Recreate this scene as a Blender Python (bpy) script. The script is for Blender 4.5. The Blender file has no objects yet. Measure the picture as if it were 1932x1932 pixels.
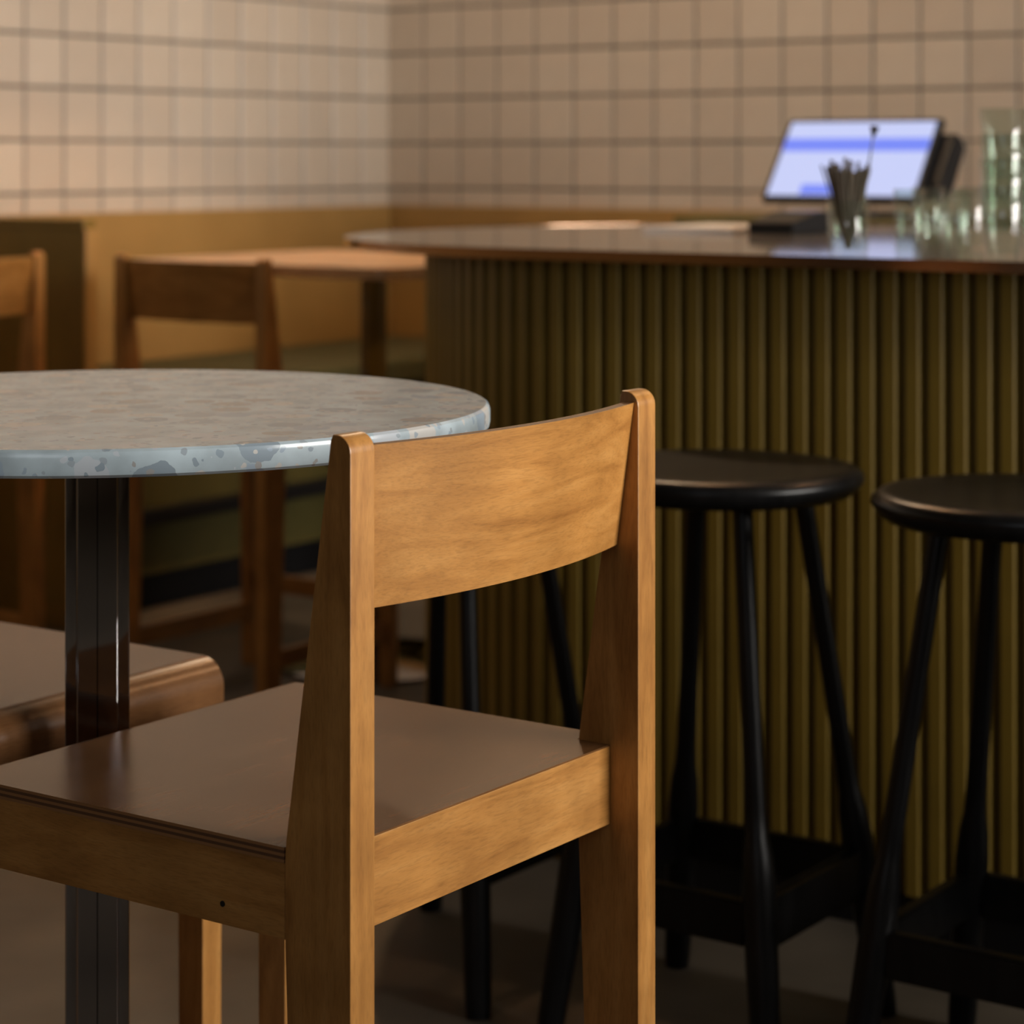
import bpy, bmesh, math, random
from mathutils import Vector, Matrix
random.seed(7)
PI = math.pi
S = bpy.context.scene
COL = S.collection

# ------------------------------------------------------------ camera, world, light, exposure
CAM_H = 1.18
F_PX, Y_H = 4400.0, 300.0
cam_d = bpy.data.cameras.new('camera')
cam = bpy.data.objects.new('camera', cam_d); COL.objects.link(cam)
cam.location = (0, 0, CAM_H)
cam.rotation_euler = (PI/2, 0, math.radians(-55))
cam_d.sensor_width = 36; cam_d.lens = 36*F_PX/1932
cam_d.shift_y = -(966-Y_H)/1932
cam_d.clip_start = 0.05
cam_d.dof.use_dof = True
cam_d.dof.focus_distance = 1.93
cam_d.dof.aperture_fstop = 6.2
S.camera = cam

wd = bpy.data.worlds.new('world'); S.world = wd; wd.use_nodes = True
bg = wd.node_tree.nodes['Background']
bg.inputs[0].default_value = (0.75, 0.85, 1.0, 1); bg.inputs[1].default_value = 0.35

def area(name, loc, rot, sx, sy, power, col):
    d = bpy.data.lights.new(name, 'AREA'); d.shape = 'RECTANGLE'; d.size = sx; d.size_y = sy
    d.energy = power; d.color = col
    o = bpy.data.objects.new(name, d); COL.objects.link(o); o.location = loc; o.rotation_euler = rot
    return o
WIN_Y = -3.2
WIN = (1.75, 4.95, 0.75, 2.75)          # window opening: x0, x1, z0, z1
area('daylight_outside_window', ((WIN[0]+WIN[1])/2, WIN_Y-0.35, (WIN[2]+WIN[3])/2), (PI/2, 0, 0), 3.1, 1.95, 285, (1.0, 0.95, 0.88))

WIN2 = (-1.35, 0.25, 1.2, 2.6)             # smaller window behind the viewer: y0, y1, z0, z1
area('daylight_outside_back_window', (-2.6-.45, (WIN2[0]+WIN2[1])/2, (WIN2[2]+WIN2[3])/2), (PI/2, 0, -PI/2), 1.55, 1.35, 9, (0.90, 0.95, 1.0))

vs = S.view_settings
vs.view_transform = 'Standard'; vs.look = 'None'; vs.gamma = 1.0; vs.use_curve_mapping = False
vs.exposure = 0.85
S.cycles.transparent_max_bounces = 48

# ------------------------------------------------------------ materials
MATS = {}
def newmat(name):
    m = bpy.data.materials.new(name); m.use_nodes = True
    nt = m.node_tree; b = nt.nodes['Principled BSDF']
    MATS[name] = m
    return m, nt, b
def plain(name, col, rough=0.5, metal=0.0, spec=0.5, **kw):
    m, nt, b = newmat(name)
    b.inputs['Base Color'].default_value = (*col, 1); b.inputs['Roughness'].default_value = rough
    b.inputs['Metallic'].default_value = metal; b.inputs['Specular IOR Level'].default_value = spec
    for k, v in kw.items(): b.inputs[k].default_value = v
    return m
def N(nt, t, **kw):
    n = nt.nodes.new(t)
    for k, v in kw.items(): setattr(n, k, v)
    return n
def ramp(nt, stops):
    r = N(nt, 'ShaderNodeValToRGB'); e = r.color_ramp.elements
    while len(e) < len(stops): e.new(0.5)
    for el, (p, c) in zip(e, stops): el.position = p; el.color = (*c, 1) if len(c) == 3 else c
    return r
def mottled(name, c1, c2, scale, rough=0.6, rough2=None, spec=0.5, bump=0.0, detail=6, lo=0.35, hi=0.65):
    m, nt, b = newmat(name); L = nt.links.new
    tc = N(nt, 'ShaderNodeTexCoord'); no = N(nt, 'ShaderNodeTexNoise')
    no.inputs['Scale'].default_value = scale; no.inputs['Detail'].default_value = detail
    L(tc.outputs['Object'], no.inputs['Vector'])
    r = ramp(nt, [(lo, c1), (hi, c2)]); L(no.outputs[0], r.inputs[0]); L(r.outputs[0], b.inputs['Base Color'])
    b.inputs['Roughness'].default_value = rough; b.inputs['Specular IOR Level'].default_value = spec
    if bump:
        bp = N(nt, 'ShaderNodeBump'); bp.inputs['Strength'].default_value = bump; bp.inputs['Distance'].default_value = 0.002
        L(no.outputs[0], bp.inputs['Height']); L(bp.outputs[0], b.inputs['Normal'])
    return m
def wood(name, axis, c_dark, c_mid, c_light, rough=0.36, scale=1.0, fleck=0.5, spec=0.5):
    m, nt, b = newmat(name); L = nt.links.new
    tc = N(nt, 'ShaderNodeTexCoord'); mp = N(nt, 'ShaderNodeMapping')
    s = [38*scale]*3; s['xyz'.index(axis)] = 4.5*scale
    mp.inputs['Scale'].default_value = s
    oi = N(nt, 'ShaderNodeObjectInfo'); ad = N(nt, 'ShaderNodeVectorMath', operation='ADD')
    L(tc.outputs['Object'], ad.inputs[0]); L(oi.outputs['Random'], ad.inputs[1]); L(ad.outputs[0], mp.inputs['Vector'])
    n1 = N(nt, 'ShaderNodeTexNoise'); n1.inputs['Scale'].default_value = 1.0; n1.inputs['Detail'].default_value = 7
    n1.inputs['Distortion'].default_value = 0.9; n1.inputs['Roughness'].default_value = 0.62
    L(mp.outputs[0], n1.inputs['Vector'])
    r1 = ramp(nt, [(0.30, c_dark), (0.5, c_mid), (0.72, c_light)]); L(n1.outputs[0], r1.inputs[0])
    mp2 = N(nt, 'ShaderNodeMapping'); s2 = [900.0]*3; s2['xyz'.index(axis)] = 90.0
    mp2.inputs['Scale'].default_value = s2; L(ad.outputs[0], mp2.inputs['Vector'])
    n2 = N(nt, 'ShaderNodeTexNoise'); n2.inputs['Scale'].default_value = 1.0; n2.inputs['Detail'].default_value = 2
    L(mp2.outputs[0], n2.inputs['Vector'])
    r2 = ramp(nt, [(0.32, (1-fleck*0.35,)*3), (0.52, (1, 1, 1))]); L(n2.outputs[0], r2.inputs[0])
    n3 = N(nt, 'ShaderNodeTexNoise'); n3.inputs['Scale'].default_value = 14; n3.inputs['Detail'].default_value = 3
    L(ad.outputs[0], n3.inputs['Vector'])
    r3 = ramp(nt, [(0.3, (0.82, 0.80, 0.76)), (0.7, (1.1, 1.1, 1.1))]); L(n3.outputs[0], r3.inputs[0])
    x1 = N(nt, 'ShaderNodeMixRGB', blend_type='MULTIPLY'); x1.inputs[0].default_value = 1
    x2 = N(nt, 'ShaderNodeMixRGB', blend_type='MULTIPLY'); x2.inputs[0].default_value = 1
    L(r1.outputs[0], x1.inputs[1]); L(r2.outputs[0], x1.inputs[2]); L(x1.outputs[0], x2.inputs[1]); L(r3.outputs[0], x2.inputs[2])
    L(x2.outputs[0], b.inputs['Base Color'])
    b.inputs['Roughness'].default_value = rough; b.inputs['Specular IOR Level'].default_value = spec
    bp = N(nt, 'ShaderNodeBump'); bp.inputs['Strength'].default_value = 0.06; bp.inputs['Distance'].default_value = 0.001
    L(n2.outputs[0], bp.inputs['Height']); L(bp.outputs[0], b.inputs['Normal'])
    return m
def terrazzo(name, base, chips, rough, s1=48, s2=150):
    m, nt, b = newmat(name); L = nt.links.new
    tc = N(nt, 'ShaderNodeTexCoord')
    nz = N(nt, 'ShaderNodeTexNoise'); nz.inputs['Scale'].default_value = 60; nz.inputs['Detail'].default_value = 3
    L(tc.outputs['Object'], nz.inputs['Vector'])
    dv = N(nt, 'ShaderNodeVectorMath', operation='MULTIPLY_ADD'); dv.inputs[1].default_value = (0.012,)*3
    L(nz.outputs[1], dv.inputs[0]); L(tc.outputs['Object'], dv.inputs[2])
    cur = None
    n0 = N(nt, 'ShaderNodeTexNoise'); n0.inputs['Scale'].default_value = 22; n0.inputs['Detail'].default_value = 6
    L(tc.outputs['Object'], n0.inputs['Vector'])
    r0 = ramp(nt, [(0.35, tuple(c*0.82 for c in base)), (0.65, tuple(min(1, c*1.12) for c in base))]); L(n0.outputs[0], r0.inputs[0])
    cur = r0.outputs[0]
    for sc, thr, dens in ((s1, 0.50, 0.52), (s2, 0.40, 0.62)):
        v = N(nt, 'ShaderNodeTexVoronoi'); v.inputs['Scale'].default_value = sc; L(dv.outputs[0], v.inputs['Vector'])
        sp = N(nt, 'ShaderNodeSeparateColor'); L(v.outputs['Color'], sp.inputs[0])
        cr = ramp(nt, [(i/len(chips), c) for i, c in enumerate(chips)]); cr.color_ramp.interpolation = 'CONSTANT'
        L(sp.outputs[0], cr.inputs[0])
        lt = N(nt, 'ShaderNodeMath', operation='LESS_THAN'); lt.inputs[1].default_value = thr; L(v.outputs['Distance'], lt.inputs[0])
        gt = N(nt, 'ShaderNodeMath', operation='GREATER_THAN'); gt.inputs[1].default_value = dens; L(sp.outputs[1], gt.inputs[0])
        mu = N(nt, 'ShaderNodeMath', operation='MULTIPLY'); L(lt.outputs[0], mu.inputs[0]); L(gt.outputs[0], mu.inputs[1])
        mx = N(nt, 'ShaderNodeMixRGB'); L(mu.outputs[0], mx.inputs[0]); L(cur, mx.inputs[1]); L(cr.outputs[0], mx.inputs[2])
        cur = mx.outputs[0]
    L(cur, b.inputs['Base Color']); b.inputs['Roughness'].default_value = rough
    return m

WD, WM, WL = (0.29, 0.120, 0.026), (0.42, 0.192, 0.047), (0.52, 0.260, 0.075)
wood_x = wood('birch_grain_x', 'x', WD, WM, WL)
wood_y = wood('birch_grain_y', 'y', WD, WM, WL)
wood_z = wood('birch_grain_z', 'z', WD, WM, WL)
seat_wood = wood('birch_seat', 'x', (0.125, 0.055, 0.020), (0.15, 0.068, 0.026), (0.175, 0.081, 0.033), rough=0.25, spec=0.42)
ply_dark = plain('plywood_dark_ply', (0.11, 0.045, 0.018), 0.6)
ply_light = plain('plywood_light_ply', (0.30, 0.14, 0.05), 0.5)
stone = terrazzo('grey_terrazzo', (0.54, 0.655, 0.72), [(0.33, 0.41, 0.48), (0.60, 0.66, 0.72), (0.40, 0.47, 0.53), (0.66, 0.66, 0.64), (0.42, 0.42, 0.42), (0.40, 0.50, 0.60)], 0.18, 26, 120)
bar_stone = terrazzo('polished_bar_stone', (0.22, 0.20, 0.18), [(0.14, 0.14, 0.14), (0.28, 0.26, 0.23), (0.18, 0.17, 0.16), (0.30, 0.25, 0.2)], 0.07, 30, 90)
chrome = plain('dark_chrome', (0.42, 0.40, 0.40), 0.06, 1.0)
copper = plain('brushed_copper', (0.50, 0.26, 0.14), 0.28, 1.0)
bronze = plain('polished_bronze', (0.34, 0.215, 0.145), 0.13, 1.0)
black_paint = wood('black_stained_wood', 'z', (0.004, 0.004, 0.0045), (0.006, 0.006, 0.0065), (0.009, 0.009, 0.0095), rough=0.30, fleck=0.3, spec=0.22)
ochre = mottled('ochre_paint', (0.235, 0.152, 0.018), (0.275, 0.178, 0.022), 7, 0.45)
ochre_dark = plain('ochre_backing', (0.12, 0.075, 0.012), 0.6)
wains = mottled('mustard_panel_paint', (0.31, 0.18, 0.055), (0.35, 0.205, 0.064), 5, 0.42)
olive = mottled('olive_fabric', (0.060, 0.055, 0.016), (0.080, 0.072, 0.022), 160, 0.9, bump=0.2)
olive_paint = mottled('olive_paint', (0.085, 0.072, 0.018), (0.105, 0.088, 0.022), 9, 0.5)
part_paint = mottled('bronze_olive_paint', (0.17, 0.105, 0.016), (0.20, 0.122, 0.019), 9, 0.5)
grout_m = mottled('grey_grout', (0.10, 0.088, 0.073), (0.14, 0.122, 0.10), 30, 0.9)
floor_m = mottled('dark_concrete', (0.085, 0.070, 0.052), (0.15, 0.125, 0.095), 3.2, 0.55, bump=0.15, detail=9)
plaster = mottled('dark_plaster', (0.10, 0.085, 0.068), (0.13, 0.11, 0.088), 4, 0.85)
ceil_m = mottled('ceiling_paint', (0.16, 0.14, 0.115), (0.19, 0.165, 0.135), 3, 0.9)
frame_m = plain('window_frame_paint', (0.03, 0.03, 0.03), 0.4)
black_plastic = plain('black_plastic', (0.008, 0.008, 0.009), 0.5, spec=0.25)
white_paper = plain('white_paper', (0.80, 0.80, 0.80), 0.7)
wax = plain('white_wax', (0.8, 0.78, 0.7), 0.5)
dark_steel = plain('dark_steel', (0.10, 0.09, 0.085), 0.4, 1.0)
steel = plain('brushed_steel', (0.5, 0.48, 0.45), 0.25, 1.0)
stir_m = wood('brown_stirrer', 'z', (0.07, 0.05, 0.036), (0.11, 0.082, 0.06), (0.17, 0.13, 0.10), rough=0.6)
table_wood = wood('pale_oak_top', 'y', (0.42, 0.27, 0.14), (0.52, 0.345, 0.19), (0.60, 0.42, 0.24), rough=0.3)

def tile_mat():
    m, nt, b = newmat('cream_glazed_tile'); L = nt.links.new
    oi = N(nt, 'ShaderNodeObjectInfo')
    r = ramp(nt, [(0.0, (0.50, 0.43, 0.355)), (0.5, (0.53, 0.455, 0.375)), (1.0, (0.55, 0.48, 0.40))])
    L(oi.outputs['Random'], r.inputs[0])
    tc = N(nt, 'ShaderNodeTexCoord'); no = N(nt, 'ShaderNodeTexNoise'); no.inputs['Scale'].default_value = 9
    L(tc.outputs['Object'], no.inputs['Vector'])
    r2 = ramp(nt, [(0.3, (0.94, 0.93, 0.92)), (0.7, (1, 1, 1))]); L(no.outputs[0], r2.inputs[0])
    x = N(nt, 'ShaderNodeMixRGB', blend_type='MULTIPLY'); x.inputs[0].default_value = 1
    L(r.outputs[0], x.inputs[1]); L(r2.outputs[0], x.inputs[2]); L(x.outputs[0], b.inputs['Base Color'])
    b.inputs['Roughness'].default_value = 0.3
    return m
tile_m = tile_mat()

def glass_mat(name, col):
    m = bpy.data.materials.new(name); m.use_nodes = True; nt = m.node_tree; nt.nodes.clear()
    o = N(nt, 'ShaderNodeOutputMaterial'); t = N(nt, 'ShaderNodeBsdfTransparent'); g = N(nt, 'ShaderNodeBsdfGlossy')
    t.inputs[0].default_value = (*col, 1); g.inputs['Roughness'].default_value = 0.02
    lw = N(nt, 'ShaderNodeLayerWeight'); lw.inputs[0].default_value = 0.5; pw = N(nt, 'ShaderNodeMath', operation='POWER'); pw.inputs[1].default_value = 4.0
    fr = N(nt, 'ShaderNodeMath', operation='MULTIPLY_ADD'); fr.inputs[1].default_value = 0.6; fr.inputs[2].default_value = 0.075
    mx = N(nt, 'ShaderNodeMixShader')
    nt.links.new(lw.outputs['Facing'], pw.inputs[0]); nt.links.new(pw.outputs[0], fr.inputs[0]); nt.links.new(fr.outputs[0], mx.inputs[0])
    nt.links.new(t.outputs[0], mx.inputs[1]); nt.links.new(g.outputs[0], mx.inputs[2]); nt.links.new(mx.outputs[0], o.inputs[0])
    return m
glass = glass_mat('clear_glass', (0.95, 0.98, 0.96))
green_glass = glass_mat('green_glass', (0.45, 0.6, 0.2))
def pane_mat():
    m = bpy.data.materials.new('window_glass'); m.use_nodes = True; nt = m.node_tree; nt.nodes.clear()
    o = N(nt, 'ShaderNodeOutputMaterial'); t = N(nt, 'ShaderNodeBsdfTransparent'); g = N(nt, 'ShaderNodeBsdfGlossy')
    g.inputs['Roughness'].default_value = 0.0; mx = N(nt, 'ShaderNodeMixShader'); mx.inputs[0].default_value = 0.06
    nt.links.new(t.outputs[0], mx.inputs[1]); nt.links.new(g.outputs[0], mx.inputs[2]); nt.links.new(mx.outputs[0], o.inputs[0])
    return m
pane_m = pane_mat()
def emit(name, col, s):
    m, nt, b = newmat(name)
    b.inputs['Base Color'].default_value = (0.02, 0.02, 0.02, 1)
    b.inputs['Emission Color'].default_value = (*col, 1); b.inputs['Emission Strength'].default_value = s
    b.inputs['Roughness'].default_value = 0.6; b.inputs['Specular IOR Level'].default_value = 0.1
    return m
scr_white = emit('screen_white', (0.60, 0.66, 1.0), 0.52)
scr_blue = emit('screen_blue', (0.19, 0.27, 1.0), 0.52)
bulb_m = emit('warm_bulb', (1.0, 0.55, 0.2), 18)

# ------------------------------------------------------------ helpers
def link(o, parent=None):
    COL.objects.link(o)
    if parent: o.parent = parent
    return o
def obj(name, bm, mat, parent=None, smooth=False):
    bmesh.ops.recalc_face_normals(bm, faces=bm.faces[:])
    me = bpy.data.meshes.new(name); bm.to_mesh(me); bm.free()
    for m in (mat if isinstance(mat, (list, tuple)) else [mat]): me.materials.append(m)
    if smooth:
        for p in me.polygons: p.use_smooth = True
        if smooth != 'all':
            me.set_sharp_from_angle(angle=math.radians(35))
    o = link(bpy.data.objects.new(name, me), parent)
    if smooth is True:
        wn = o.modifiers.new('weighted_normals', 'WEIGHTED_NORMAL'); wn.weight = 100; wn.keep_sharp = True
    return o
def tag(o, label=None, cat=None, group=None, kind=None):
    for k, v in (('label', label), ('category', cat), ('group', group), ('kind', kind)):
        if v: o[k] = v
    return o
def empty(name, loc, rz=0):
    o = bpy.data.objects.new(name, None); o.empty_display_size = 0.1
    o.location = loc; o.rotation_euler = (0, 0, rz); return link(o)
def copy_tree(o, parent=None):
    c = o.copy(); COL.objects.link(c); c.parent = parent
    for ch in list(o.children): copy_tree(ch, c)
    return c
def box(bm, x0, x1, y0, y1, z0, z1, bev=0.0, seg=2, mi=0):
    t = bmesh.new()
    bmesh.ops.create_cube(t, size=1)
    for v in t.verts:
        v.co = Vector((x0+(v.co.x+.5)*(x1-x0), y0+(v.co.y+.5)*(y1-y0), z0+(v.co.z+.5)*(z1-z0)))
    if bev: bmesh.ops.bevel(t, geom=t.edges[:], offset=bev, segments=seg, affect='EDGES', profile=0.5)
    return merge(bm, t, mi)
def merge(bm, t, mi=0):
    mp = {v: bm.verts.new(v.co) for v in t.verts}
    for f in t.faces:
        nf = bm.faces.new([mp[v] for v in f.verts]); nf.material_index = mi; nf.smooth = f.smooth
    t.free(); return bm
def mk(fn, *a, **k):
    bm = bmesh.new(); fn(bm, *a, **k); return bm
def prism(bm, pts, a, b, plane='xy', bev=0.0, seg=2):
    """pts polygon in a plane, extruded between a and b along the third axis"""
    def P(p, h):
        return {'xy': (p[0], p[1], h), 'yz': (h, p[0], p[1]), 'xz': (p[0], h, p[1])}[plane]
    t = bmesh.new()
    lo = [t.verts.new(P(p, a)) for p in pts]; hi = [t.verts.new(P(p, b)) for p in pts]
    n = len(pts)
    f1 = t.faces.new(lo); f2 = t.faces.new(hi[::-1])
    for i in range(n): t.faces.new([lo[i], hi[i], hi[(i+1) % n], lo[(i+1) % n]])
    if bev:
        es = [e for e in t.edges if (e in f1.edges[:]) or (e in f2.edges[:])]
        bmesh.ops.recalc_face_normals(t, faces=t.faces[:])
        bmesh.ops.bevel(t, geom=es, offset=bev, segments=seg, affect='EDGES', profile=0.5)
    return merge(bm, t)
def lathe(bm, prof, n=48, mi=0, cx=0, cy=0):
    rings = []
    for r, z in prof:
        if r < 1e-6: rings.append([bm.verts.new((cx, cy, z))])
        else: rings.append([bm.verts.new((cx+r*math.cos(2*PI*i/n), cy+r*math.sin(2*PI*i/n), z)) for i in range(n)])
    for a, b in zip(rings, rings[1:]):
        for i in range(n):
            j = (i+1) % n
            if len(a) == 1 and len(b) == 1: continue
            if len(a) == 1: f = [a[0], b[j], b[i]]
            elif len(b) == 1: f = [a[i], a[j], b[0]]
            else: f = [a[i], a[j], b[j], b[i]]
            bm.faces.new(f).material_index = mi
    return bm
def tube(bm, p0, p1, prof, n=16):
    """round bar from p0 to p1; prof = [(t, radius)]"""
    p0, p1 = Vector(p0), Vector(p1); d = (p1-p0)
    q = d.to_track_quat('Z', 'Y').to_matrix()
    rings = []
    for t, r in prof:
        c = p0+d*t
        rings.append([bm.verts.new(c+q@Vector((r*math.cos(2*PI*i/n), r*math.sin(2*PI*i/n), 0))) for i in range(n)])
    for a, b in zip(rings, rings[1:]):
        for i in range(n): bm.faces.new([a[i], a[(i+1) % n], b[(i+1) % n], b[i]])
    bm.faces.new(rings[0][::-1]); bm.faces.new(rings[-1])
    return bm
def rrect(x0, x1, y0, y1, radii, n=14):
    """rounded rectangle, radii for corners (x0y0, x1y0, x1y1, x0y1)"""
    out = []
    for (cx, cy, a0, r) in ((x0+radii[0], y0+radii[0], PI, radii[0]), (x1-radii[1], y0+radii[1], 1.5*PI, radii[1]),
                            (x1-radii[2], y1-radii[2], 0, radii[2]), (x0+radii[3], y1-radii[3], .5*PI, radii[3])):
        for k in range(n+1):
            a = a0+.5*PI*k/n; out.append((cx+r*math.cos(a), cy+r*math.sin(a)))
    return out

# ------------------------------------------------------------ the room (world x runs along the tiled left wall, y along the bar)
X_W, Y_W, X_B, CEIL = 6.2, 4.85, -2.6, 3.0
tag(obj('floor', mk(box, X_B-.1, X_W+.1, WIN_Y-.2, Y_W+.1, -.1, 0), floor_m), 'dark grey brown concrete floor', None, None, 'structure')
tag(obj('ceiling', mk(box, X_B-.1, X_W+.1, WIN_Y-.2, Y_W+.1, CEIL, CEIL+.1), ceil_m), 'plain painted ceiling above the frame', None, None, 'structure')
wl = tag(obj('wall_left', mk(box, X_B-.1, X_W+.1, Y_W, Y_W+.1, 0, CEIL), grout_m), 'cream square tiled wall at left', None, None, 'structure')
wr = tag(obj('wall_right', mk(box, X_W, X_W+.1, WIN_Y-.1, Y_W, 0, CEIL), grout_m), 'cream square tiled wall behind the bar', None, None, 'structure')
bm = bmesh.new()
box(bm, X_B-.1, X_B, WIN_Y-.1, WIN2[0], 0, CEIL); box(bm, X_B-.1, X_B, WIN2[1], Y_W, 0, CEIL)
box(bm, X_B-.1, X_B, WIN2[0], WIN2[1], 0, WIN2[2]); box(bm, X_B-.1, X_B, WIN2[0], WIN2[1], WIN2[3], CEIL)
tag(obj('wall_back', bm, plaster), 'plain wall with a small window behind the viewer', None, None, 'structure')
bm = bmesh.new()
box(bm, X_B, WIN[0], WIN_Y-.1, WIN_Y, 0, CEIL); box(bm, WIN[1], X_W, WIN_Y-.1, WIN_Y, 0, CEIL)
box(bm, WIN[0], WIN[1], WIN_Y-.1, WIN_Y, 0, WIN[2]); box(bm, WIN[0], WIN[1], WIN_Y-.1, WIN_Y, WIN[3], CEIL)
tag(obj('wall_window', bm, plaster), 'wall with the street window, outside the frame', None, None, 'structure')
tag(obj('added_shade_pier', mk(box, 5.0, X_W-.05, -.50, -.30, 0, CEIL), plaster), 'added unseen plain pier that shades the tiled wall behind the bar', None, None, 'structure')  # pier added out of view to keep window light off the right wall
win = tag(empty('window_1', ((WIN[0]+WIN[1])/2, WIN_Y-.05, WIN[2])), 'wide street window with dark frame', None, None, 'structure')
w2, wh = (WIN[1]-WIN[0])/2, WIN[3]-WIN[2]
bm = bmesh.new()
box(bm, -w2, w2, -.03, .03, 0, .05); box(bm, -w2, w2, -.03, .03, wh-.05, wh)
for x in (-w2, -.025, w2-.05): box(bm, x, x+.05, -.03, .03, .05, wh-.05)
obj('window_frame', bm, frame_m, win)
for sx in (-1, 1):
    x0, x1 = sorted((sx*.025, sx*(w2-.05)))
    obj('pane', mk(box, x0, x1, -.003, .003, .05, wh-.05), pane_m, win)

win = tag(empty('window_2', (X_B-.05, (WIN2[0]+WIN2[1])/2, WIN2[2])), 'small window behind the viewer with dark frame', None, None, 'structure')
w2, wh = (WIN2[1]-WIN2[0])/2, WIN2[3]-WIN2[2]
bm = bmesh.new()
box(bm, -.03, .03, -w2, w2, 0, .05); box(bm, -.03, .03, -w2, w2, wh-.05, wh)
for y in (-w2, -.025, w2-.05): box(bm, -.03, .03, y, y+.05, .05, wh-.05)
obj('window_frame', bm, frame_m, win)
for sx in (-1, 1):
    y0, y1 = sorted((sx*.025, sx*(w2-.05)))
    obj('pane', mk(box, -.003, .003, y0, y1, .05, wh-.05), pane_m, win)

# tiles: 150 mm grid, each a chamfered slab proud of the grout
T, G = 0.150, 0.008
def tile_mesh():
    bm = bmesh.new(); h = (T-G)/2; c = .003; d = .006
    lo = [bm.verts.new((sx*h, 0, sz*h)) for sx, sz in ((-1, -1), (1, -1), (1, 1), (-1, 1))]
    mi = [bm.verts.new((sx*h, -d+.002, sz*h)) for sx, sz in ((-1, -1), (1, -1), (1, 1), (-1, 1))]
    hi = [bm.verts.new((sx*(h-c), -d, sz*(h-c))) for sx, sz in ((-1, -1), (1, -1), (1, 1), (-1, 1))]
    bm.faces.new(hi)
    for a, b in ((lo, mi), (mi, hi)):
        for i in range(4): bm.faces.new([a[i], a[(i+1) % 4], b[(i+1) % 4], b[i]])
    bmesh.ops.recalc_face_normals(bm, faces=bm.faces[:])
    return bm
tb = tile_mesh(); tile_me = bpy.data.meshes.new('tile'); tb.to_mesh(tile_me); tb.free(); tile_me.materials.append(tile_m)
Z_ROW = 1.082           # a grout line height above the wainscot
WAIN = 1.025
def tile_wall(parent, n_cols, place, rot, n_all):
    rest = bmesh.new()
    R = Matrix.Rotation(rot, 4, 'Z')
    for c in range(n_all):
        for r in range(-1, 13):
            z = Z_ROW+T*(r+.5)
            if z > CEIL-.08: continue
            x, y = place((c+.5)*T)
            if c < n_cols and r < 7:
                o = bpy.data.objects.new('tile', tile_me); o.location = (x, y, z); o.rotation_euler = (0, 0, rot); link(o, parent)
            else:
                t = bmesh.new(); t.from_mesh(tile_me); t.transform(Matrix.Translation((x, y, z))@R); merge(rest, t)
    tag(obj('tile_field', rest, tile_m, parent), 'further cream tiles outside the frame', None, None, 'stuff')
tile_wall(wl, 22, lambda s: (X_W-s, Y_W), 0, 56)
tile_wall(wr, 26, lambda s: (X_W, Y_W-s), -PI/2, 52)

# mustard wainscot panels under the tiles
tag(obj('trim_1', mk(box, X_B, X_W, Y_W-.045, Y_W-.002, 0, WAIN, .004), wains), 'mustard painted wainscot panel along the left tiled wall', None, None, 'structure')
tag(obj('trim_2', mk(box, X_W-.045, X_W-.002, WIN_Y, Y_W-.047, 0, WAIN, .004), wains), 'mustard painted wainscot panel along the wall behind the bar', None, None, 'structure')

# ------------------------------------------------------------ wooden counter-height chairs
SEAT, TOP = 0.650, 0.971
HW, PT = 0.22, 0.030
def post_profile():
    p = [(0.0, 0.0), (0.0, TOP-.014)]
    for k in range(1, 7):
        a = PI-.5*PI*k/6; p.append((.0135+.0135*math.cos(a), TOP-.0135+.0135*math.sin(a)))
    p += [(.0175, TOP), (.0195, TOP-.004), (.064, .655), (.065, .640), (.065, .575), (.045, 0.0)]
    return p
def layered_sheet(bm, path, thick, a, b, nl=5):
    """bent plywood: path (y,z) is the outer skin with normals; extruded in x from a to b; side faces as plies"""
    cols = []
    for (y, z), (ny, nz) in path:
        cols.append([(y-ny*thick*k/nl, z-nz*thick*k/nl) for k in range(nl+1)])
    V = {}
    for i, c in enumerate(cols):
        for k, (y, z) in enumerate(c):
            for s, x in ((0, a), (1, b)): V[i, k, s] = bm.verts.new((x, y, z))
    n = len(cols)
    for i in range(n-1):
        bm.faces.new([V[i, 0, 0], V[i+1, 0, 0], V[i+1, 0, 1], V[i, 0, 1]]).material_index = 0
        bm.faces.new([V[i, nl, 0], V[i, nl, 1], V[i+1, nl, 1], V[i+1, nl, 0]]).material_index = 0
        for k in range(nl):
            for s in (0, 1):
                bm.faces.new([V[i, k, s], V[i, k+1, s], V[i+1, k+1, s], V[i+1, k, s]]).material_index = 1 if k % 2 else 2
    for i in (0, n-1):
        for k in range(nl): bm.faces.new([V[i, k, 0], V[i, k, 1], V[i, k+1, 1], V[i, k+1, 0]]).material_index = 1 if k % 2 else 2
    return bm
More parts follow.
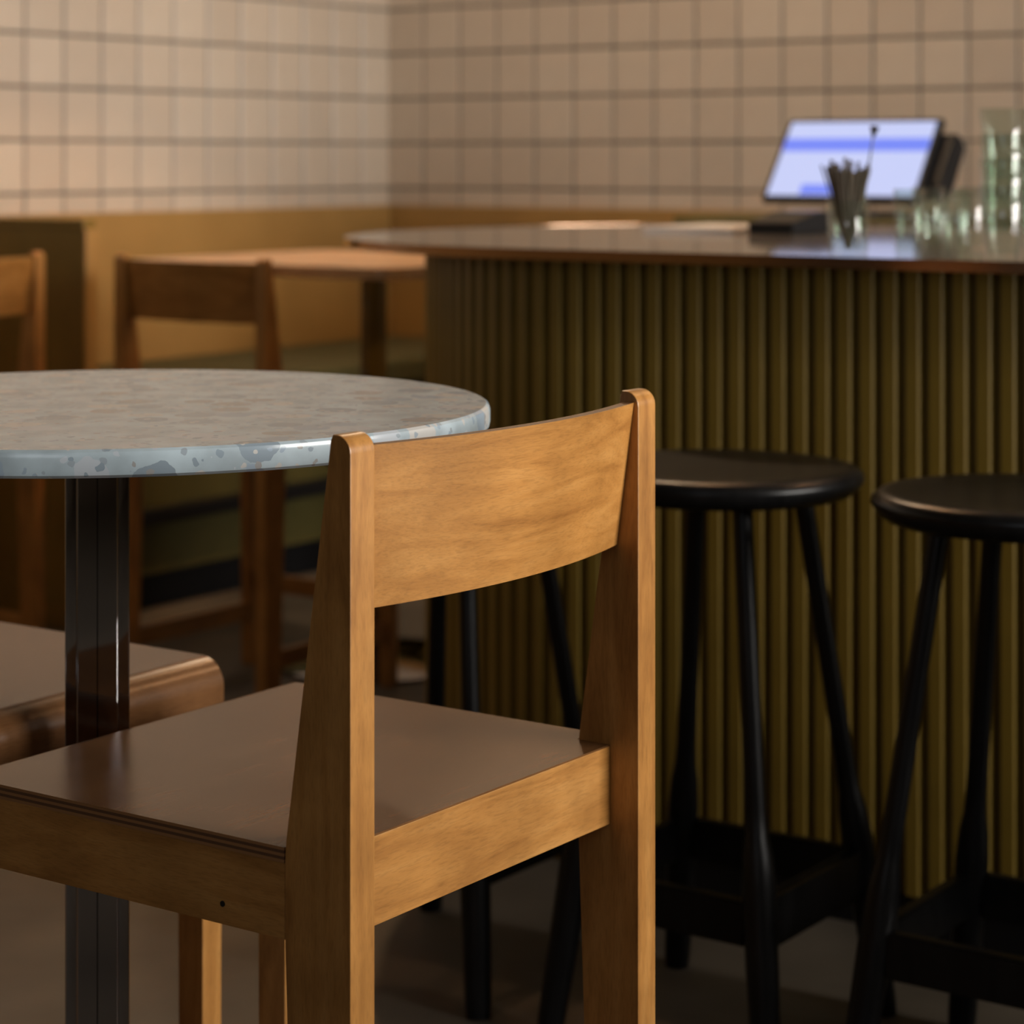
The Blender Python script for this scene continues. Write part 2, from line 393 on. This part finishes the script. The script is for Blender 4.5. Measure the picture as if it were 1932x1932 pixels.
def make_chair():
    root = empty('wooden_chair', (0, 0, 0))
    # bent plywood seat with a rolled front
    path = [((.0655, SEAT), (0, 1)), ((.20, SEAT), (0, 1)), ((.424, SEAT), (0, 1))]
    for k in range(1, 11):
        a = .5*PI-.5*PI*k/10
        path.append(((.424+.030*math.cos(a), SEAT-.030+.030*math.sin(a)), (math.cos(a), math.sin(a))))
    path.append(((.454, .580), (1, 0)))
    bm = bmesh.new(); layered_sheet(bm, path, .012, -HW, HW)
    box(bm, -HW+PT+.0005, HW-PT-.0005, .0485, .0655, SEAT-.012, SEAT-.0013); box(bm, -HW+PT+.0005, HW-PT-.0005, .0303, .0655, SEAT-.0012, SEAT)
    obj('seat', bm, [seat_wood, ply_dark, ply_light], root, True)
    obj('back_rail', mk(box, -HW+PT, HW-PT, .030, .048, .578, SEAT-.0014, .0008), wood_x, root, True)
    for s in (-1, 1):
        x0, x1 = sorted((s*(HW-PT), s*HW))
        obj('back_post', mk(prism, post_profile(), x0, x1, 'yz', .0014), wood_z, root, True)
        x0, x1 = sorted((s*(HW-.026), s*(HW-.0015)))
        obj('side_rail', mk(box, x0, x1, .066, .441, .578, SEAT-.0125, .001), wood_y, root, True)
        x0, x1 = sorted((s*(HW-.030), s*HW))
        obj('front_leg', mk(prism, [(.414, .577), (.452, .577), (.450, 0), (.418, 0)], x0, x1, 'yz', .002), wood_z, root, True)
        x0, x1 = sorted((s*(HW-.024), s*(HW-.006)))
        obj('side_stretcher', mk(box, x0, x1, .044, .419, .105, .145, .0015), wood_y, root, True)
    obj('front_stretcher', mk(box, -HW+.036, HW-.036, .426, .446, .175, .215, .0015), wood_x, root, True)
    # curved plywood back
    bm = bmesh.new(); nx, nl, th = 24, 5, .0105
    z0, z1 = .832, .961; hw = HW-PT; sag = .026
    V = {}
    for i in range(nx+1):
        x = -hw+2*hw*i/nx
        for j, z in enumerate((z0, z1)):
            yb = .0045+(.961-z)*.1385-sag*(1-(x/hw)**2)
            for k in range(nl+1): V[i, j, k] = bm.verts.new((x, yb+th*k/nl, z))
    for i in range(nx):
        bm.faces.new([V[i, 0, 0], V[i+1, 0, 0], V[i+1, 1, 0], V[i, 1, 0]]).material_index = 0
        bm.faces.new([V[i, 0, nl], V[i, 1, nl], V[i+1, 1, nl], V[i+1, 0, nl]]).material_index = 0
        for j in (0, 1):
            for k in range(nl):
                bm.faces.new([V[i, j, k], V[i, j, k+1], V[i+1, j, k+1], V[i+1, j, k]]).material_index = 1 if k % 2 else 2
    for i in (0, nx):
        for k in range(nl): bm.faces.new([V[i, 0, k], V[i, 1, k], V[i, 1, k+1], V[i, 0, k+1]]).material_index = 2
    obj('backrest', bm, [wood_x, ply_dark, ply_light], root, True)
    return root
chair = make_chair()
def put(o, x, y, rz, label, cat, group=None):
    o.location = (x, y, o.location.z); o.rotation_euler.z = rz; tag(o, label, cat, group); return o
G_CH = 'bent plywood chairs at the tables'
spots = [(1.590, 1.108, 0, 'sharp foreground wooden chair with curved plywood back, seen from behind'),
         (1.632, 2.124, PI, 'wooden chair across the round table, only its seat and a front leg in view'),
         (3.690, 3.430, -PI/2, 'blurred dark wooden chair in front of the rectangular table by the bench'),
         (3.500, 3.895, 0, 'blurred wooden chair cut by the left edge, in front of the olive partition')]
for i, (x, y, rz, lab) in enumerate(spots):
    put(chair if i == 0 else copy_tree(chair), x, y, rz, lab, 'chair', G_CH)

# small screw hole in the near side rail of the foreground chair
t = bmesh.new(); bmesh.ops.create_cone(t, cap_ends=True, segments=14, radius1=.0024, radius2=.0024, depth=.0006)
t.transform(Matrix.Translation((-.21880, .130, .5945))@Matrix.Rotation(PI/2, 4, 'Y'))
obj('screw_hole', t, black_plastic, chair)

# ------------------------------------------------------------ tables
def column_mesh(z0, z1):
    # chrome section: split square core with a slim wing on each side
    w, d, c, g = .0305, .0080, .0195, .0010
    bm = bmesh.new(); k = .0016
    def corner(cx, cy, a0):
        return [(cx+k*math.cos(a0+.5*PI*i/3), cy+k*math.sin(a0+.5*PI*i/3)) for i in range(4)]
    core = corner(c-k, c-k, 0)+corner(-c+k, c-k, .5*PI)+[(-c, g*.5), (-c+g*1.5, 0), (-c, -g*.5)]+corner(-c+k, -c+k, PI)+corner(c-k, -c+k, 1.5*PI)+[(c, -g*.5), (c-g*1.5, 0), (c, g*.5)]
    prism(bm, core, z0, z1, 'xy')
    box(bm, -d, d, -w, -c+.0005, z0, z1, .0012, 2); box(bm, -d, d, c-.0005, w, z0, z1, .0012, 2)
    return bm
T1_H = 0.947
t1 = tag(empty('round_table', (1.6035, 1.590, 0)), 'round grey terrazzo table on a chrome column in the foreground', 'table')
R1 = .362
obj('table_top', mk(lathe, [(0, T1_H-.023), (R1-.004, T1_H-.023), (R1-.0008, T1_H-.0205), (R1, T1_H-.016), (R1, T1_H-.006), (R1-.0012, T1_H-.002), (R1-.004, T1_H), (0, T1_H)], 128), stone, t1, True)
c1 = obj('column', column_mesh(.03, T1_H-.030), chrome, t1, True); c1.location = (.004, .022, 0); c1.rotation_euler.z = math.radians(45)
p1 = obj('mounting_plate', mk(box, -.10, .10, -.10, .10, T1_H-.0295, T1_H-.0235, .002), black_plastic, t1)
p1.location = (.004, .022, 0)
b1 = obj('base', mk(lathe, [(0, 0), (.21, 0), (.21, .010), (.19, .016), (.05, .029), (0, .029)], 48), chrome, t1, True); b1.location = (.004, .022, 0)

t2 = tag(empty('rectangular_table', (4.29, 3.40, 0)), 'pale wooden rectangular table on a chrome column in front of the bench', 'table')
obj('table_top', mk(prism, rrect(-.38, .37, -.34, .46, (.07,)*4, 8), T1_H-.026, T1_H, 'xy', .003), [table_wood], t2, True)
e = obj('column', column_mesh(.03, T1_H-.034), chrome, t2, True); e.rotation_euler.z = math.radians(44)
obj('mounting_plate', mk(box, -.12, .12, -.12, .12, T1_H-.0335, T1_H-.0265, .002), black_plastic, t2)
obj('base', mk(lathe, [(0, 0), (.24, 0), (.24, .010), (.22, .016), (.05, .029), (0, .029)], 48), chrome, t2, True)

# ------------------------------------------------------------ bench, partition
def bench(name, label, x0, x1, y0, y1, axis, front):
    """seat 0.59 high; front: side (-1) toward lower y or lower x"""
    r = tag(empty(name, ((x0+x1)/2, (y0+y1)/2, 0)), label, 'bench', 'banquette seating in the corner')
    cx, cy = (x0+x1)/2, (y0+y1)/2
    X0, X1, Y0, Y1 = x0-cx, x1-cx, y0-cy, y1-cy
    i = .045
    a = (X0, X1, Y0+i, Y1) if axis == 'y' else (X0+i, X1, Y0, Y1)
    obj('base', mk(box, *a, .10, .515, .004), olive_paint, r)
    a2 = (X0, X1, Y0+.10, Y1) if axis == 'y' else (X0+.10, X1, Y0, Y1)
    obj('plinth', mk(box, *a2, 0, .099), black_plastic, r)
    n = 3 if axis == 'y' else 2
    for k in range(n):
        if axis == 'y':
            l = (X1-X0)/n; obj('seat_cushion', mk(box, X0+k*l+.003, X0+(k+1)*l-.003, Y0, Y1-.001, .516, .592, .016, 3), olive, r, True)
            obj('shadow_gap_strip', mk(box, X0+k*l+.01, X0+(k+1)*l-.01, Y0+.0, Y0+.044, .235, .275, .004), black_plastic, r)  # black strip stands in for the dark shadow gap across the base
        else:
            l = (Y1-Y0)/n; obj('seat_cushion', mk(box, X0, X1-.001, Y0+k*l+.003, Y0+(k+1)*l-.003, .516, .592, .016, 3), olive, r, True)
    return r
bench('corner_bench', 'olive upholstered bench along the left tiled wall behind the rectangular table', 4.19, X_W-.047, 4.20, Y_W-.047, 'y', -1)
bench('corner_bench', 'olive upholstered bench along the far wall, mostly hidden by the bar', 5.55, X_W-.047, 3.15, 4.19, 'x', -1)
pt = tag(empty('partition_panel', (4.16, 4.50, 0)), 'olive painted partition panel at the left, behind the cut-off chair', 'partition')
obj('panel', mk(box, -.020, .020, -.30, .30, 0, 1.005, .002), part_paint, pt)
obj('top_cap', mk(box, -.022, .022, -.302, .30, 1.0055, 1.030, .003), part_paint, pt)
obj('lit_end_edge', mk(box, -.0205, .0205, -.309, -.3005, 0, 1.005, .002), wains, pt)  # lighter mustard colour carries the light falling on this edge

pt = tag(empty('partition_panel', (2.0, -.85, 0)), 'added unseen low olive panel right of the viewer, blocking low window light', 'partition')  # panel added out of view to dim window light near the floor
obj('panel', mk(box, -.85, .85, -.020, .020, 0, .845, .002), part_paint, pt)
obj('top_cap', mk(box, -.852, .852, -.022, .022, .8455, .870, .003), part_paint, pt)

# ------------------------------------------------------------ bar
BAR_T = 1.033
bar = tag(empty('bar_counter', (3.5, 1.0, 0)), 'long bar with ribbed mustard front, rounded end and polished stone top', 'bar')
def shift(pts): return [(x-3.5, y-1.0) for x, y in pts]
Y_END = -1.1
def arc(cx, cy, r, a0, a1, n):
    return [(cx+r*math.cos(a0+(a1-a0)*k/n), cy+r*math.sin(a0+(a1-a0)*k/n)) for k in range(n+1)]
PX, PR = 3.26, .65
PCX, PCY = PX+PR, 2.13
body = [(PX, Y_END)]+[(3.72, Y_END), (3.72, 1.42), (PX+2*PR, 1.42)]+arc(PCX, PCY, PR, 0, PI, 40)
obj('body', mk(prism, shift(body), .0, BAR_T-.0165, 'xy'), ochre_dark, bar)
SX, SR, SCY = 3.133, .80, 2.165
slab = [(SX, Y_END-.03), (3.85, Y_END-.03), (3.85, 1.30), (SX+2*SR, 1.30)]+arc(SX+SR, SCY, SR, 0, PI, 60)
obj('counter_top', mk(prism, shift(slab), BAR_T-.016, BAR_T, 'xy', .001), bar_stone, bar, True)
# copper edge band around the slab
def band(outer, t, z0, z1):
    bm = bmesh.new(); n = len(outer); pts = outer
    def off(d):
        out = []
        for i in range(n):
            p, q = Vector(pts[i-1]), Vector(pts[(i+1) % n]); tt = (q-p).normalized()
            out.append((pts[i][0]+tt.y*d, pts[i][1]-tt.x*d))
        return out
    o, i_ = off(t), off(.0003)
    R = []
    for ring, z in ((i_, z0), (o, z0), (o, z1), (i_, z1)): R.append([bm.verts.new((x, y, z)) for x, y in ring])
    for a in range(4):
        A, B = R[a], R[(a+1) % 4]
        for k in range(n): bm.faces.new([A[k], A[(k+1) % n], B[(k+1) % n], B[k]])
    return bm
obj('edge_band', band(shift(slab), .003, BAR_T-.0165, BAR_T+.0008), bronze, bar, True)
# ribs
P_S, W_S, D_S = .0385, .0315, .012
prof = [(-W_S/2, 0), (-W_S/2+.004, -D_S+.002), (-W_S/2+.006, -D_S), (W_S/2-.006, -D_S), (W_S/2-.004, -D_S+.002), (W_S/2, 0)]
sb = mk(prism, prof, .06, BAR_T-.017, 'xy'); bmesh.ops.recalc_face_normals(sb, faces=sb.faces[:])
slat_me = bpy.data.meshes.new('slat'); sb.to_mesh(slat_me); sb.free(); slat_me.materials.append(ochre)
def slat(x, y, rz):
    o = bpy.data.objects.new('slat', slat_me); o.location = (x-3.5, y-1.0, 0); o.rotation_euler = (0, 0, rz); link(o, bar)
s = -P_S/2
while PCY+s > Y_END+.02: slat(PX, PCY+s, -PI/2); s -= P_S
n_arc = round(PI*.72*PR/P_S)
for k in range(n_arc):
    a = PI-(k+.5)*P_S/PR
    slat(PCX+PR*math.cos(a), PCY+PR*math.sin(a), a+PI/2)
obj('kick_strip', mk(box, PX-3.5-.005, PX-3.5-.0002, Y_END-1.0, PCY-1.0, 0, .058), black_plastic, bar)

# back bar cabinet
cab = tag(empty('back_bar_cabinet', (5.40, 1.60, 0)), 'olive low cabinet behind the bar carrying the till screen', 'cabinet')
obj('body', mk(box, -.33, .33, -1.43, 1.43, .06, 1.008, .003), olive_paint, cab)
obj('plinth', mk(box, -.29, .33, -1.40, 1.40, 0, .0595), black_plastic, cab)
obj('top', mk(box, -.35, .33, -1.44, 1.44, 1.0085, 1.038, .003), olive_paint, cab)
for k in range(5):
    y0 = -1.43+k*.572
    d = obj('door', mk(box, -.349, -.3305, y0+.004, y0+.568, .07, 1.0, .003), olive_paint, cab)
    obj('handle', mk(box, -.362, -.3495, y0+.50, y0+.52, .80, .93, .002), steel, d)

# ------------------------------------------------------------ stools
def make_stool():
    r = empty('bar_stool', (0, 0, 0)); H, R = .763, .197
    prof = [(0, H-.040), (R-.040, H-.040), (R-.018, H-.036), (R-.006, H-.027), (R, H-.016), (R-.002, H-.008), (R-.010, H-.002), (R-.024, H), (R-.06, H-.004), (R-.12, H-.007), (0, H-.008)]
    obj('seat', mk(lathe, prof, 72), black_paint, r, 'all')
    legs = []
    for sx, sy in ((1, 1), (1, -1), (-1, -1), (-1, 1)):
        q = 1/math.sqrt(2)
        def at(z): return Vector((sx*q*(.236-.163*z), sy*q*(.236-.163*z), z))
        L = .728
        obj('leg', mk(tube, at(0), at(L), [(0, .0175), (.02/L, .019), (.15/L, .0215), (.245/L, .0225), (.285/L, .020), (.31/L, .0155), (.34/L, .0140), (.55/L, .0135), (1, .0135)], 18), black_paint, r, True)
        legs.append(at(.20))
    for i in range(4):
        a, b = legs[i], legs[(i+1) % 4]; d = (b-a).normalized(); a2, b2 = a+d*.018, b-d*.018
        nrm = Vector((-d.y, d.x, 0))
        bm = bmesh.new(); t = bmesh.new(); bmesh.ops.create_cube(t, size=1)
        Lr = (b2-a2).length
        for v in t.verts:
            v.co = (a2+b2)/2+d*(v.co.x*Lr)+nrm*(v.co.y*.020)+Vector((0, 0, v.co.z*.058))
        bmesh.ops.bevel(t, geom=t.edges[:], offset=.003, segments=2, affect='EDGES')
        merge(bm, t); obj('foot_rail', bm, black_paint, r, True)
    return r
st = make_stool()
G_ST = 'black stools along the bar'
for i, (x, y, rz, lab) in enumerate([(2.767, 1.593, 0, 'black round bar stool just right of the foreground chair back'),
                                 (2.764, 1.144, 0, 'black round bar stool cut by the right edge of the photo'),
                                 (2.766, 2.043, 0, 'black bar stool hidden behind the foreground chair back, only its legs showing'),
                                 (2.765, .694, 0, 'added unseen black bar stool, next after the one cut by the right edge'),  # this stool and the next are added unseen to shade the lower slats
                                 (2.766, .244, 0, 'added unseen black bar stool farthest along the bar')]):
    o = st if i == 0 else copy_tree(st); put(o, x, y, rz, lab, 'stool', G_ST)

# ------------------------------------------------------------ things on the bar
def px_at(px, x_const=None, z=None):
    """point (x,y) on a plane x = const under an image column"""
    a = (px-966)/F_PX
    u, v = .5736*a+.8192, -.8192*a+.5736
    k = x_const/u
    return u*k, v*k
def tumbler_mesh(h, rb, rt, w=.0022):
    return mk(lathe, [(0, 0), (rb-.002, 0), (rb, .002), (rt, h), (rt-w*.5, h+.0008), (rt-w, h), (rb-w, .010), (rb-w-.003, .007), (0, .007)], 40)
def tumbler(h, rb, rt, x, y, z, label, group, me=[None]):
    o = obj('glass_tumbler', tumbler_mesh(h, rb, rt), glass, None, 'all'); o.location = (x, y, z)
    return tag(o, label, 'glass', group)
# jar of stirrers
jx, jy = px_at(1600, 3.235)
Z0 = BAR_T+.0005
jar = tag(obj('glass_jar', tumbler_mesh(.082, .030, .033), glass, None, 'all'), 'clear glass jar holding dark stirrers on the bar edge', 'jar'); jar.location = (jx, jy, Z0)
bm = mk(tube, (0, 0, 0), (0, 0, .142), [(0, .0016), (1, .0016)], 6)
for v in bm.verts: v.co.x *= 1.9
me0 = None
for k in range(34):
    a = 2*PI*k*.382+random.uniform(-.1, .1); rr = random.uniform(.0, .004)
    lean = (.10, .31, .20, .27)[k % 4]+random.uniform(-.05, .03); aa = a
    if me0 is None:
        o = obj('drink_stirrer', bm, stir_m); me0 = o.data
    else: o = link(bpy.data.objects.new('drink_stirrer', me0))
    o.location = (jx+rr*math.cos(a), jy+rr*math.sin(a), Z0+.009)
    d = Vector((math.cos(aa)*math.sin(lean), math.sin(aa)*math.sin(lean), math.cos(lean)))
    o.rotation_euler = d.to_track_quat('Z', 'Y').to_euler()
    o.scale = (1, 1, random.uniform(.82, 1.0))
    tag(o, 'dark flat stirrer in the bunch standing in the glass jar', 'stirrer', 'stirrers in the glass jar')
sp = tag(empty('bar_spoon', (jx+.004, jy-.012, Z0+.009)), 'tall thin bar spoon with a flared tip rising above the stirrers', 'spoon')
sp.rotation_euler = (math.radians(5), math.radians(9), 0)
obj('stem', mk(tube, (0, 0, 0), (0, 0, .175), [(0, .0022), (1, .0014)], 10), dark_steel, sp, True)
obj('tip', mk(lathe, [(0, .172), (.002, .174), (.0075, .190), (.0065, .191), (0, .188)], 24), dark_steel, sp, True)
# tumblers
G_T = 'clear tumblers on the bar'
for px, xo, h, rb, rt, lab in ((1716, 3.25, .100, .0215, .0245, 'clear glass tumbler right beside the stirrer jar'),
                               (1764, 3.33, .092, .0205, .0235, 'clear glass tumbler second from the stirrer jar, set slightly back'),
                               (1806, 3.25, .098, .0215, .0245, 'clear glass tumbler third from the stirrer jar, next to the tall stack'),
                               (1752, 3.52, .100, .024, .0265, 'clear glass tumbler in the back row behind the stirrer jar side'),
                               (1830, 3.52, .100, .024, .0265, 'clear glass tumbler in the back row behind the tall stack')):
    x, y = px_at(px, xo); tumbler(h, rb, rt, x, y, Z0, lab, G_T)
sx, sy = px_at(1893, 3.235)
names = ['lowest', 'second lowest', 'second from the top', 'topmost']
for k in range(4):
    tumbler(.108, .0245, .0355, sx, sy, Z0+k*.0375, 'large clear tumbler, %s in the tall nested stack at the right edge' % names[k], 'nested stack of tumblers')
sx2, sy2 = px_at(1962, 3.30)
for k in range(3):
    tumbler(.108, .0245, .0355, sx2, sy2, Z0+k*.0375, 'large clear tumbler, %s in the nested stack cut off by the right edge' % ['lowest', 'middle one', 'topmost'][k], 'second nested stack of tumblers')
# paper stack and black card reader
ppx, ppy = px_at(1358, 4.16)
ps = tag(empty('paper_stack', (ppx, ppy, Z0)), 'small stack of white paper sheets lying on the bar top', 'paper')
for k in range(4):
    o = obj('sheet', mk(box, -.13, .13, -.105, .105, k*.0026, k*.0026+.0023, .0004, 1), white_paper, ps)
    o.rotation_euler.z = math.radians(random.uniform(-3, 3))
cx_, cy_ = px_at(1488, 4.10)
cr = tag(empty('card_terminal', (cx_, cy_, Z0)), 'black card terminal lying on the bar below the till screen', 'card terminal')
obj('body', mk(prism, [(-.085, 0), (.085, 0), (.085, .040), (.02, .042), (-.085, .022)], -.055, .045, 'xz', .004), black_plastic, cr, True)
k = obj('display', mk(box, .03, .07, -.043, .033, .0412, .0422), plain('dark_display', (.02, .022, .025), .1), cr)

# till screen on the back cabinet
mx_, my_ = px_at(1606, 5.23)
mon = tag(empty('till_monitor', (mx_, my_, 1.0385)), 'black till touchscreen tilted back with a lit blue and white display', 'monitor')
tilt = math.radians(37)
W_M, H_M = .400, .228
def in_monitor(o):
    # local frame: x across the screen (toward -y world), z up the screen, -y out of the face
    o.rotation_euler = (-tilt, 0, -PI/2); o.location = (0, 0, .142); return o
h = in_monitor(obj('housing', mk(box, -W_M/2-.014, W_M/2+.014, 0, .022, -H_M/2-.014, H_M/2+.014, .006, 3), black_plastic, mon, True))
scr = in_monitor(obj('screen', mk(box, -W_M/2, W_M/2, -.0022, -.0005, -H_M/2, H_M/2), scr_white, mon))
obj('menu_band', mk(box, -W_M/2, W_M/2, -.0032, -.0024, .022, .062), scr_blue, scr)
obj('button_panel', mk(box, -.11, -.02, -.0032, -.0024, -.112, -.082), scr_blue, scr)
bk = in_monitor(obj('rear_box', mk(box, .02, W_M/2+.055, .0225, .085, -.07, .10, .012, 3), black_plastic, mon, True))
obj('stand', mk(tube, (.0, 0, .012), (.045, 0, .115), [(0, .03), (1, .022)], 16), black_plastic, mon, True)
obj('stand_base', mk(prism, rrect(-.10, .10, -.11, .11, (.02,)*4, 5), 0, .012, 'xy', .002), black_plastic, mon, True)

# ------------------------------------------------------------ pendant lamps above the frame (the room's warm light)
def pendant(x, y, z, power, label):
    r = tag(empty('pendant_lamp', (x, y, z)), label, 'lamp', 'pendant lamps above the frame')
    obj('cord', mk(tube, (0, 0, .17), (0, 0, CEIL-z-.03), [(0, .003), (1, .003)], 8), black_plastic, r)
    obj('ceiling_rose', mk(lathe, [(0, CEIL-z-.03), (.05, CEIL-z-.03), (.05, CEIL-z), (0, CEIL-z)], 24), black_plastic, r)
    obj('shade', mk(lathe, [(.02, .19), (.03, .185), (.07, .14), (.125, .0), (.122, .0), (.067, .137), (.02, .180)], 40), copper, r, True)
    obj('bulb', mk(lathe, [(0, .075), (.018, .083), (.026, .105), (.020, .13), (.012, .16), (0, .16)], 20), bulb_m, r, True)
    d = bpy.data.lights.new('bulb_light', 'POINT'); d.energy = power; d.color = (1.0, .62, .32); d.shadow_soft_size = .03
    l = bpy.data.objects.new('bulb_light', d); link(l, r); l.location = (0, 0, .070); d.shadow_soft_size = .012
    return r
pendant(4.30, 3.55, 1.95, 16, 'copper pendant lamp above the rectangular table')
pendant(3.55, 2.10, 2.05, 4, 'copper pendant lamp above the rounded bar end')
pendant(3.55, 1.00, 2.05, 4, 'copper pendant lamp above the middle of the bar')

def added_ceiling_spot(x, y, power, label):  # invented lamps, added to wash the tiled walls with warm light
    r = tag(empty('added_ceiling_light', (x, y, CEIL)), label, 'lamp', 'added round ceiling lights above the frame')
    obj('can', mk(lathe, [(.0, -.002), (.07, -.002), (.07, -.09), (.066, -.09), (.066, -.02), (0, -.02)], 32), black_plastic, r, True)
    obj('bulb', mk(lathe, [(0, -.022), (.03, -.03), (.045, -.06), (.03, -.085), (0, -.092)], 20), bulb_m, r, True)
    d = bpy.data.lights.new('added_ceiling_bulb', 'POINT'); d.energy = power; d.color = (1.0, .70, .44); d.shadow_soft_size = .05
    l = bpy.data.objects.new('added_ceiling_bulb', d); link(l, r); l.location = (0, 0, -.15)
added_ceiling_spot(4.9, 3.3, 25, 'added round black ceiling light washing the tiled corner')
added_ceiling_spot(4.9, 1.6, 3, 'added round black ceiling light behind the bar')
